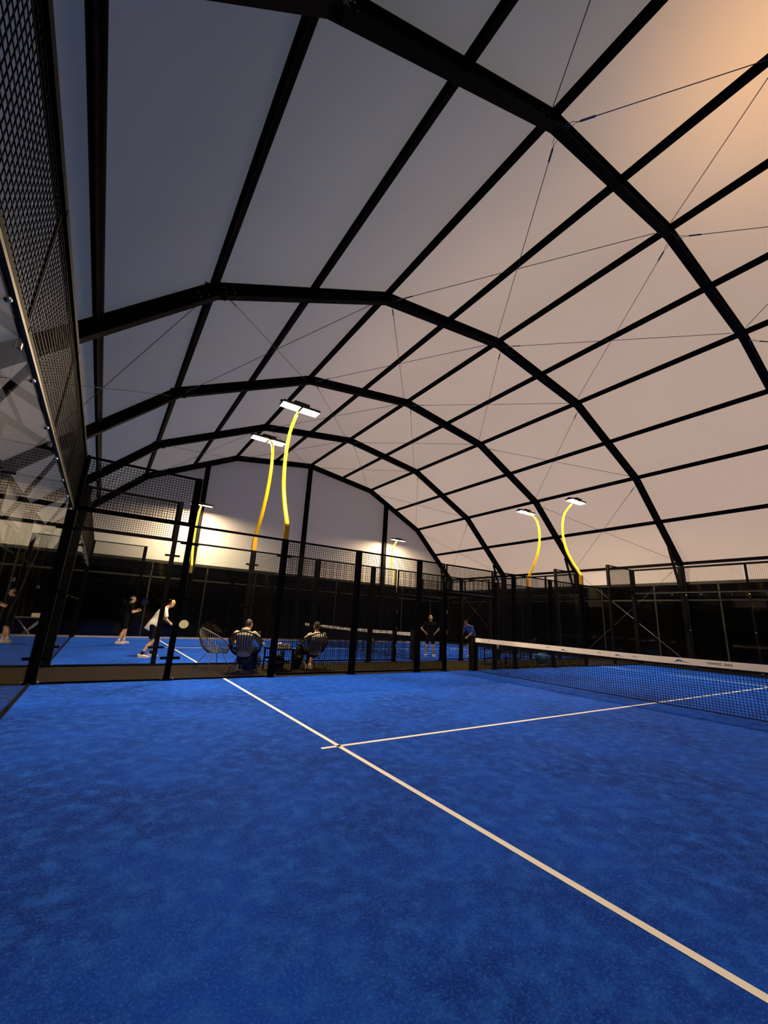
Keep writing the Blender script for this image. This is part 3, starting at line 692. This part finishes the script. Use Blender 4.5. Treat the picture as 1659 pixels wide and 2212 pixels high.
def person(label, loc, rz, J, top, legs, skin='skin', hair=None, shoes='shoe', sc=1.0, cap=None, socks=None, legkind='shorts', long_sleeve=False, hood=False):
    t = thing('person', label, 'person', loc, rz); t.scale = (sc, sc, sc)
    P = {k: V(v) for k, v in J.items() if isinstance(v, (tuple, list)) and len(v) == 3}
    pel, che, nek, hd = P['pel'], P['che'], P['nek'], P['hd']
    LAT = V((1, 0, 0)); tw = J.get('twist', 0); LC = V((math.cos(tw), math.sin(tw), 0))
    sp = (che-pel).normalized(); fo = LAT.cross(sp)*-1; fo = fo if fo.y > 0 else -fo
    foC = V((-math.sin(tw), math.cos(tw), 0)); spc = (nek-che).normalized(); foC = (foC-spc*foC.dot(spc)).normalized()
    def torso(mb, e=0.0, low=-.06, flat=True):
        w = .5*(pel+che)
        loft(mb, [(pel+sp*low, .135+e, .100+e, LAT, fo), (pel+sp*.05, .155+e, .108+e, LAT, fo), (w, .135+e*1.25, .092+e*1.2, LAT.lerp(LC, .5), fo), (che-sp*.06, .160+e, .108+e, LC, foC),
                  (che+spc*.04, .170+e, .105+e, LC, foC), (che+spc*(.11), .150+e, .085+e*.8, LC, foC), (nek-spc*.01, .065+e*.5, .060+e*.4, LC, foC)], 22, 2.3)
    b = MB()
    torso(b)
    for s in ('L', 'R'):
        hp, kn, an = P['hip'+s], P['kn'+s], P['an'+s]
        cone(b, hp, kn, .082, .054); cone(b, kn, kn.lerp(an, .35)+V((0, -.012, 0)), .052, .056); cone(b, kn.lerp(an, .35)+V((0, -.012, 0)), an, .055, .036)
        foot(b, an, J['toe'+s])
        sh, el, wr = P['sh'+s], P['el'+s], P['wr'+s]
        cone(b, sh, el, .050, .039); cone(b, el, el.lerp(wr, .3), .039, .040); cone(b, el.lerp(wr, .3), wr, .039, .026)
        hd_, hn_, hs_, hc_ = J['hand'+s]; hand(b, wr, hd_, hn_, hs_, hc_)
    cone(b, nek-spc*.05, hd-V((0, 0, .05)), .056, .052)
    f_, u_, l_ = head_shape(b, hd, J['look'], J.get('headup', (0, 0, 1)))
    body = fuse(b, 'body', M[skin], t, .0075, 3)
    # eyes
    for s in (-1, 1):
        e = MB(); e.ball(hd+f_*.083+l_*s*.031+u_*.010, .011, 8, 6); e.build('eye', M['ink'], t)
    # top
    c = MB(); torso(c, .022, J.get('hem', -.12))
    for s in ('L', 'R'):
        sh, el, wr = P['sh'+s], P['el'+s], P['wr'+s]
        if long_sleeve: cone(c, sh, el, .068, .054); cone(c, el, wr.lerp(el, .05), .054, .040, flat=False)
        else: cone(c, sh, sh.lerp(el, .12), .072, .070); cone(c, sh.lerp(el, .1), sh.lerp(el, .74), .070, .066, flat=True)
    if hood:
        c.ball(nek-fo*.055+V((0, 0, .035)), .085, 14, 10, (1.15, .8, .62)); c.ball(nek+fo*.01+V((0, 0, .0)), .09, 14, 10, (1.0, .9, .45))
    tp = fuse(c, 'hoodie' if hood else ('sweatshirt' if long_sleeve else 't_shirt'), M[top], t, .009, 3)
    # legs
    c = MB()
    loft(c, [(pel-sp*.12, .120, .098, LAT, fo), (pel-sp*.06, .162, .120, LAT, fo), (pel+sp*.08, .158, .112, LAT, fo)], 20, 2.3)
    for s in ('L', 'R'):
        hp, kn, an = P['hip'+s], P['kn'+s], P['an'+s]
        if legkind == 'shorts': cone(c, hp, hp.lerp(kn, .1), .098, .096); cone(c, hp.lerp(kn, .05), hp.lerp(kn, J.get('leglen', .86)), .097, .088, flat=True)
        else: cone(c, hp, kn, .098, .070); cone(c, kn, an.lerp(kn, .1), .070, .056, flat=False)
    fuse(c, 'shorts' if legkind == 'shorts' else 'trousers', M[legs], t, .009, 3)
    for s in ('L', 'R'):
        an = P['an'+s]; c = MB(); tdir = V(J['toe'+s]).normalized(); l = tdir.cross(V((0, 0, 1))).normalized(); z = an.z
        U = V((0, 0, 1))
        loft(c, [(V((an.x, an.y, z*.60))-tdir*.088, .028, z*.50, l, U), (V((an.x, an.y, z*.58))-tdir*.045, .044, z*.60, l, U), (V((an.x, an.y, z*.52))+tdir*.03, .047, z*.54, l, U),
                 (V((an.x, an.y, z*.44))+tdir*.10, .055, z*.43, l, U), (V((an.x, an.y, z*.38))+tdir*.16, .050, z*.35, l, U), (V((an.x, an.y, z*.32))+tdir*.205, .026, z*.24, l, U)], 14, 2.6)
        so = fuse(c, 'shoe', M[shoes], t, .009, 2)
        k = MB(); loft(k, [(V((an.x, an.y, .012))+tdir*.058, .056, .150, l, tdir), (V((an.x, an.y, -.004))+tdir*.058, .054, .148, l, tdir)], 18, 3); k.build('sole', M['sole'], so)
        if socks:
            k = MB(); kn = P['kn'+s]; cone(k, an, an.lerp(kn, .22), .042, .046, flat=True); k.build('sock', M[socks], t, smooth=True)
    # hair
    if hair:
        h = MB(); loft(h, [(hd-f_*.045-u_*.055, .052, .050, l_, f_), (hd-f_*.030-u_*.01, .074, .074, l_, f_), (hd-f_*.018+u_*.035, .081, .090, l_, f_), (hd-f_*.014+u_*.080, .073, .085, l_, f_), (hd-f_*.012+u_*.115, .050, .060, l_, f_), (hd-f_*.012+u_*.130, .015, .02, l_, f_)], 18, 2.1)
        fuse(h, 'hair', M[hair], t, .009, 2)
    if cap:
        h = MB(); loft(h, [(hd+u_*.030-f_*.008, .083, .104, l_, f_), (hd+u_*.075-f_*.010, .076, .096, l_, f_), (hd+u_*.110-f_*.010, .054, .068, l_, f_), (hd+u_*.130-f_*.010, .014, .018, l_, f_)], 20, 2.1)
        cp = fuse(h, 'cap', M[cap], t, .009, 2)
        h = MB(); loft(h, [(hd+u_*.040+f_*.130-u_*.006, .062, .050, l_, f_), (hd+u_*.052+f_*.130-u_*.006, .060, .048, l_, f_)], 16, 2.2); h.build('cap_brim', M[cap], cp)
    return t, P, f_, u_, l_

def racket(loc, d, nrm, label, face='ballrk', L=.27):
    # padel racket: perforated tear-drop face, throat and grip; loc = hand point, d = direction to the head, nrm = face normal
    t = thing('padel_racket', label, 'racket', loc)
    d = V(d).normalized(); n_ = V(nrm); n_ = (n_-d*n_.dot(d)).normalized(); s = d.cross(n_)
    MB().tube([d*-.10, d*-.05, d*.04, d*.06], [.019, .017, .016, .013], 10).build('grip', M['black'], t)
    c = d*.245; outl = []
    for k in range(36):
        a = 2*PI*k/36; r = .125 if math.cos(a) > -.2 else .125*(1-.10*(abs(math.cos(a))-.2)); outl.append(c+d*math.cos(a)*(.132)+s*math.sin(a)*r)
    vs = [p+n_*.014 for p in outl]+[p-n_*.014 for p in outl]
    MB().poly(vs, [tuple(range(36)), tuple(range(36, 72))[::-1]]+[(i, (i+1) % 36, 36+(i+1) % 36, 36+i) for i in range(36)]).build('face', M[face], t, smooth=False)
    MB().tube(outl, .018, 8, True).build('rim', M['black' if face != 'black' else 'capwhite'], t)
    th = MB()
    for q in (-1, 1): th.tube([d*.04, d*.09+s*q*.035, d*.145+s*q*.07], .011, 8)
    th.build('throat', M['black'], t)
    hl = MB()
    for i in range(-3, 4):
        for j in range(-3, 4):
            if i*i+j*j < 11: p = c+d*i*.028+s*j*.028; hl.bar(p-n_*.0155, p+n_*.0155, .011, n=8)
    hl.build('perforation', M['ink'], t)
    return t

# 1: player in white, stooping with the racket out in front (faces the net)
Jw = dict(pel=(0, -.10, .86), che=(0, .09, 1.20), nek=(0, .20, 1.385), hd=(0, .305, 1.50), look=(0, .95, -.25), headup=(0, .25, .97),
          hipL=(-.095, -.10, .84), hipR=(.095, -.10, .84), knL=(-.13, .16, .47), knR=(.12, -.02, .45), anL=(-.16, .02, .085), anR=(.14, -.25, .085), toeL=(-.15, 1, 0), toeR=(.12, 1, 0),
          shL=(-.185, .14, 1.31), shR=(.185, .14, 1.31), elL=(-.22, .24, 1.04), elR=(.21, .22, 1.03), wrL=(-.05, .44, .90), wrR=(.07, .42, .87),
          handL=((.35, .85, -.1), (-.2, -.1, 1), (1, 0, .2), .9), handR=((-.15, .95, -.15), (.9, 0, .3), (0, 0, 1), .95), hem=-.16, leglen=.84)
person('player stooping forward in loose white t-shirt, sand cap and black shorts', (2.10, 4.25, 0), -PI/2+.05, Jw, 'whitecloth', 'black', 'skin2', 'hair', 'shoe', .97, 'cap', 'black')
racket((2.56, 4.19, .83), (1, -.05, .28), (.15, -1, .1), 'round cream-faced padel racket held low by the player in white')
# 2: player in black further back with the racket up
Jb = dict(pel=(0, -.02, .90), che=(0, .03, 1.27), nek=(0, .06, 1.44), hd=(.01, .10, 1.57), look=(.15, 1, -.05),
          hipL=(-.095, -.02, .88), hipR=(.095, -.02, .88), knL=(-.13, .10, .49), knR=(.13, -.02, .48), anL=(-.17, .12, .085), anR=(.17, -.16, .085), toeL=(-.2, 1, 0), toeR=(.3, 1, 0),
          shL=(-.185, .03, 1.38), shR=(.185, .03, 1.38), elL=(-.24, .12, 1.12), elR=(.26, .10, 1.11), wrL=(-.02, .33, 1.20), wrR=(.06, .34, 1.16),
          handL=((.6, .6, .3), (-.4, .5, .6), (0, .2, 1), .8), handR=((-.1, .8, .55), (.8, 0, .3), (0, 0, 1), .9), leglen=.9)
person('player all in black with pale headband, racket raised, behind the white-shirted player', (1.60, 9.1, 0), -PI/2+.25, Jb, 'black', 'black', 'skin2', 'hair', 'shoe', 1.0, None, 'capwhite')
hb = MB(); hb.tube([(1.60+.10+.086*math.cos(2*PI*k/16), 9.1+.02+.10*math.sin(2*PI*k/16), 1.62) for k in range(16)], .014, 8, True)
tag(hb.build('headband', M['capwhite']), 'white headband around the head of the player in black', 'headband')
racket((2.0, 9.06, 1.27), (.42, -.1, .95), (.5, -1, .0), 'dark padel racket with pale rim raised by the player in black', 'phone')
# 3: bald man, hands on hips, facing the near court
Jm = dict(pel=(0, 0, .93), che=(0, .01, 1.31), nek=(0, .02, 1.49), hd=(0, .06, 1.63), look=(.12, 1, -.15),
          hipL=(-.10, 0, .91), hipR=(.10, 0, .91), knL=(-.13, .03, .50), knR=(.13, .03, .50), anL=(-.16, 0, .085), anR=(.18, -.02, .085), toeL=(-.35, 1, 0), toeR=(.3, 1, 0),
          shL=(-.20, 0, 1.41), shR=(.20, 0, 1.41), elL=(-.40, -.06, 1.17), elR=(.40, -.06, 1.17), wrL=(-.22, .06, 1.00), wrR=(.22, .06, 1.00),
          handL=((.55, .3, -.75), (-.8, .5, -.1), (.3, 1, 0), .4), handR=((-.55, .3, -.75), (.8, .5, -.1), (-.3, 1, 0), .4), leglen=.92)
tp = person('bald bearded man in black t-shirt and shorts standing with hands on hips', (11.75, 3.95, 0), PI-.60, Jm, 'black', 'black', 'skin2', None, 'sole', .90, None, None)
bd = MB(); h_ = V(Jm['hd']); loft(bd, [(h_+V((0, .045, -.128)), .020, .02, V((1, 0, 0)), V((0, 1, 0))), (h_+V((0, .035, -.105)), .052, .058, V((1, 0, 0)), V((0, 1, 0))), (h_+V((0, .022, -.062)), .064, .078, V((1, 0, 0)), V((0, 1, 0)))], 18, 2.1)
fuse(bd, 'beard', M['hair'], tp[0], .009, 2)
lg = MB().box(-.075, -.035, .131, .134, 1.33, 1.36); lg.build('chest_logo', M['sole'], tp[0])
# 4: man in royal blue leaning forward by the net post
Ju = dict(pel=(0, -.16, .90), che=(0, .06, 1.21), nek=(0, .20, 1.36), hd=(0, .32, 1.44), look=(0, .9, -.45), headup=(0, .4, .9),
          hipL=(-.10, -.16, .88), hipR=(.10, -.16, .88), knL=(-.12, .0, .48), knR=(.12, .02, .48), anL=(-.13, -.15, .085), anR=(.13, -.12, .085), toeL=(-.1, 1, 0), toeR=(.1, 1, 0),
          shL=(-.19, .14, 1.28), shR=(.19, .14, 1.28), elL=(-.24, .22, 1.02), elR=(.22, .24, 1.02), wrL=(-.14, .40, .86), wrR=(.14, .40, .84),
          handL=((.1, .7, -.5), (-.7, .3, .3), (.3, .5, .6), .7), handR=((-.1, .7, -.5), (.7, .3, .3), (-.3, .5, .6), .7), leglen=.85)
person('man in royal blue t-shirt leaning forward behind the near net post', (13.62, 3.6, 0), PI/2+.15, Ju, 'bluecloth', 'black', 'skin2', 'hair', 'shoe', .93)

# ------------------------------------------------------------------ lounge chairs, people on them, table
def chair(label, loc, rz, m):
    t = thing('cord_lounge_chair', label, 'chair', loc, rz, 'cord lounge chairs')
    ring = []
    for k in range(40):
        a = 2*PI*k/40; c_ = math.cos(a); ring.append(V((.37*math.sin(a)*(1+.06*c_), -.02-.36*c_, .66+.24*c_-.02*math.sin(2*a)**2)))
    MB().tube(ring, .014, 8, True).build('rim_tube', M[m], t)
    seat = [V((.17*math.sin(2*PI*k/40), .03-.17*math.cos(2*PI*k/40), .36)) for k in range(40)]
    MB().tube(seat, .010, 8, True).build('seat_ring', M[m], t)
    sh = MB()
    for k in range(40):
        a, b = ring[k], seat[k]; c_ = a.lerp(b, .55)+V(((a.x-b.x)*.20, (a.y-b.y)*.20, -.05))
        sh.tube([a, a.lerp(c_, .5)+(c_-a.lerp(b, .5))*.25, c_, b.lerp(c_, .5)+(c_-a.lerp(b, .55))*.2, b], .0085, 5)
    for j in range(-5, 6):
        x = j*.03; h = math.sqrt(max(0, .17**2-x*x)); sh.bar((x, .03-h, .36), (x, .03+h, .36), .008, n=5)
    sh.build('cord_shell', M[m], t)
    for sx in (-1, 1):
        for sy in (-1, 1):
            MB().tube([(sx*.12, .03+sy*.12, .36), (sx*.27, .0+sy*.30, .012)], .0095, 8).build('leg', M[m], t)
    return t
chair('empty grey cord lounge chair, leftmost of the seats between the courts', (3.15, 1.62, 0), -PI/2+.35, 'grey')
chair('black cord lounge chair occupied by the man in the oatmeal hoodie', (3.62, .72, 0), -.45, 'chair')
chair('black cord lounge chair occupied by the man in the beige top, seen from behind', (5.38, .98, 0), .05, 'chair')
chair('empty black cord lounge chair beyond the net, nearer the blue bag', (14.25, 1.35, 0), .5, 'chair')
chair('empty black cord lounge chair beyond the net, nearer the gateway', (13.2, 1.30, 0), -.3, 'chair')
Js = dict(pel=(0, -.10, .44), che=(0, -.24, .76), nek=(0, -.20, .92), hd=(.03, -.12, 1.035), look=(.35, .9, -.45), headup=(0, .3, .95),
          hipL=(-.10, -.06, .43), hipR=(.10, -.06, .43), knL=(-.17, .36, .50), knR=(.15, .36, .48), anL=(-.14, .50, .11), anR=(.16, .64, .10), toeL=(-.2, 1, 0), toeR=(.2, 1, .1),
          shL=(-.19, -.22, .85), shR=(.19, -.22, .85), elL=(-.32, -.02, .64), elR=(.36, .00, .62), wrL=(-.12, .20, .64), wrR=(.22, .22, .72),
          handL=((.5, .7, .2), (-.3, .2, -.8), (.6, -.3, .5), .6), handR=((-.2, .7, .55), (.5, .3, -.5), (-.5, -.2, .8), .6), hem=-.05)
person('man in an oatmeal hoodie sitting in a black lounge chair looking at a phone', (3.62, .72, 0), -.45, Js, 'hoodie', 'black', 'skin2', 'hair', 'shoeblack', 1.0, None, None, 'trousers', True, True)
ph = thing('smartphone', 'dark smartphone held up by the man in the oatmeal hoodie', 'phone', (3.95, .90, .80), -.45)
MB().box(-.037, .037, -.004, .004, -.05, .10).build('phone_case', M['phone'], ph); MB().box(-.033, .033, -.0055, -.004, -.04, .09).build('screen', M['phone'], ph)
Jt = dict(pel=(0, -.10, .44), che=(0, -.22, .75), nek=(0, -.18, .92), hd=(0, -.14, 1.045), look=(0, 1, -.12),
          hipL=(-.10, -.06, .43), hipR=(.10, -.06, .43), knL=(-.20, .34, .48), knR=(.20, .34, .48), anL=(-.09, .24, .10), anR=(.11, .26, .10), toeL=(-.5, 1, 0), toeR=(.5, 1, 0),
          shL=(-.19, -.20, .84), shR=(.19, -.20, .84), elL=(-.33, -.02, .63), elR=(.33, -.02, .63), wrL=(-.20, .22, .60), wrR=(.20, .22, .60),
          handL=((.3, .8, -.3), (-.2, .2, 1), (1, 0, 0), .5), handR=((-.3, .8, -.3), (.2, .2, 1), (-1, 0, 0), .5), hem=-.05, leglen=.95)
person('man in a beige sweatshirt sitting in a black lounge chair, back to the viewer', (5.38, .98, 0), .05, Jt, 'hoodie', 'black', 'skin2', 'hair', 'shoe', 1.0, None, None, 'shorts', True, False)

def side_table(label, loc, rz):
    t = thing('side_table', label, 'table', loc, rz, 'low tables between the courts')
    MB().box(-.28, .28, -.28, .28, .49, .52).build('table_top', M['fence'], t)
    for sx in (-1, 1):
        for sy in (-1, 1): MB().box(sx*.25-.015, sx*.25+.015, sy*.25-.015, sy*.25+.015, 0, .49).build('leg', M['fence'], t)
    MB().box(-.25, .25, -.25, .25, .18, .195).build('lower_shelf', M['fence'], t)
    return t
side_table('small black side table between the two seated men, holding cups', (4.50, .95, 0), .1)
side_table('small black side table beyond the net, holding bottles', (12.45, 1.25, 0), .1)
def cup(x, y, z, l):
    t = thing('paper_cup', l, 'cup', (x, y, z), 0, 'cups on the left side table')
    MB().tube([(0, 0, 0), (0, 0, .11)], [.028, .040], 14).build('cup_wall', M['cup'], t); MB().tube([(0, 0, .11), (0, 0, .122)], [.043, .041], 14).build('lid', M['sole'], t)
cup(4.42, 1.02, .52, 'pale paper cup on the side table, left one'); cup(4.53, 1.0, .52, 'pale paper cup on the side table, right one')
bx = thing('snack_box', 'buff cardboard snack box with dark print on the near edge of the side table', 'box', (4.50, .80, .52), .1)
MB().box(-.20, .20, -.045, .045, 0, .10).build('carton', M['box'], bx)
text_mesh('UTMNZ', .095, 'carton_print', M['ink'], bx, Matrix.Translation((-.18, -.047, .02)) @ Matrix.Rotation(PI/2, 4, 'X'))
def bottle(x, y, z, l, m):
    t = thing('water_bottle', l, 'bottle', (x, y, z), 0, 'bottles on the right side table')
    MB().tube([(0, 0, 0), (0, 0, .15), (0, 0, .18), (0, 0, .20)], [.033, .033, .015, .014], 12).build('bottle_body', M[m], t); MB().tube([(0, 0, .20), (0, 0, .225)], .017, 10).build('bottle_cap', M['bag'], t)
bottle(12.33, 1.2, .52, 'white bottle on the table beyond the net, left one', 'sole'); bottle(12.50, 1.15, .52, 'cream bottle on the table beyond the net, middle one', 'cup'); bottle(12.62, 1.28, .52, 'white bottle on the table beyond the net, right one', 'sole')
def holdall(x, y, rz, l, m, sc=1.0, g=None):
    t = thing('sports_bag', l, 'bag', (x, y, 0), rz, g); t.scale = (sc,)*3
    b = MB(); loft(b, [(V((-.32, 0, .16)), .10, .12, V((0, 1, 0)), V((0, 0, 1))), (V((-.29, 0, .17)), .15, .165, V((0, 1, 0)), V((0, 0, 1))), (V((0, 0, .175)), .165, .175, V((0, 1, 0)), V((0, 0, 1))), (V((.29, 0, .17)), .15, .165, V((0, 1, 0)), V((0, 0, 1))), (V((.32, 0, .16)), .10, .12, V((0, 1, 0)), V((0, 0, 1)))], 20, 3)
    b.build('bag_body', M[m], t, smooth=True)
    for s in (-1, 1): MB().tube([(-.14, s*.10, .31), (-.10, s*.08, .44), (.10, s*.08, .44), (.14, s*.10, .31)], .012, 6).build('handle', M['black'], t)
    MB().box(-.28, .28, -.006, .006, .345, .356).build('zip', M['bolt'], t)
holdall(15.2, 1.35, .2, 'royal blue sports bag on the brown strip beyond the net', 'bag')
holdall(3.98, 1.32, .9, 'black holdall at the feet of the man in the hoodie', 'black', .9)
holdall(4.72, 1.55, 1.3, 'black bag with straps on the floor behind the side table', 'black', .9)
holdall(14.05, 12.1, .2, 'small yellow bag lying at the far edge of the neighbouring court', 'yellowbag', .6)
# racket bag hanging on the arm of the right chair
rb = thing('racket_bag', 'black racket bag with yellow print propped beside the right lounge chair', 'bag', (4.98, .95, 0), .2)
b = MB(); loft(b, [(V((0, 0, .02)), .10, .05, V((1, 0, 0)), V((0, 1, 0))), (V((.01, 0, .25)), .14, .06, V((1, 0, 0)), V((0, 1, 0))), (V((.03, 0, .46)), .12, .055, V((1, 0, 0)), V((0, 1, 0))), (V((.05, 0, .56)), .05, .04, V((1, 0, 0)), V((0, 1, 0)))], 16, 2.6)
b.build('bag_body', M['black'], rb, smooth=True)
text_mesh('VID', .07, 'bag_print', M['inkyellow'], rb, Matrix.Translation((-.05, -.066, .30)) @ Matrix.Rotation(PI/2, 4, 'X'))
# pale folding chair between the end wall and the hall wall, with a tray of things
fc = thing('folding_stool_table', 'pale metal folding table carrying a white box behind the left end glass', 'table', (-1.0, 8.6, 0), .2)
MB().box(-.45, .35, -.25, .25, .80, .83).build('table_top', M['bolt'], fc)
for s in (-1, 1):
    MB().tube([(-.40, s*.22, .80), (.25, s*.22, .0)], .018, 8).build('cross_leg', M['bolt'], fc); MB().tube([(.28, s*.22, .80), (-.40, s*.22, .0)], .018, 8).build('cross_leg', M['bolt'], fc)
MB().bar((.0, -.22, .40), (.0, .22, .40), .02, n=8).build('brace', M['bolt'], fc)
tag(MB().box(-1.02, -.72, 8.45, 8.75, .832, .95).build('storage_box', M['cup'], origin=(-.87, 8.6, .832)), 'white box on the pale folding table behind the left end glass', 'box')
tag(MB().ball((8.9, 2.0, .033-.012), .033, 12, 8).build('padel_ball', M['yellowbag']), 'small yellow ball lying on the brown strip near the gateway', 'ball') if False else None
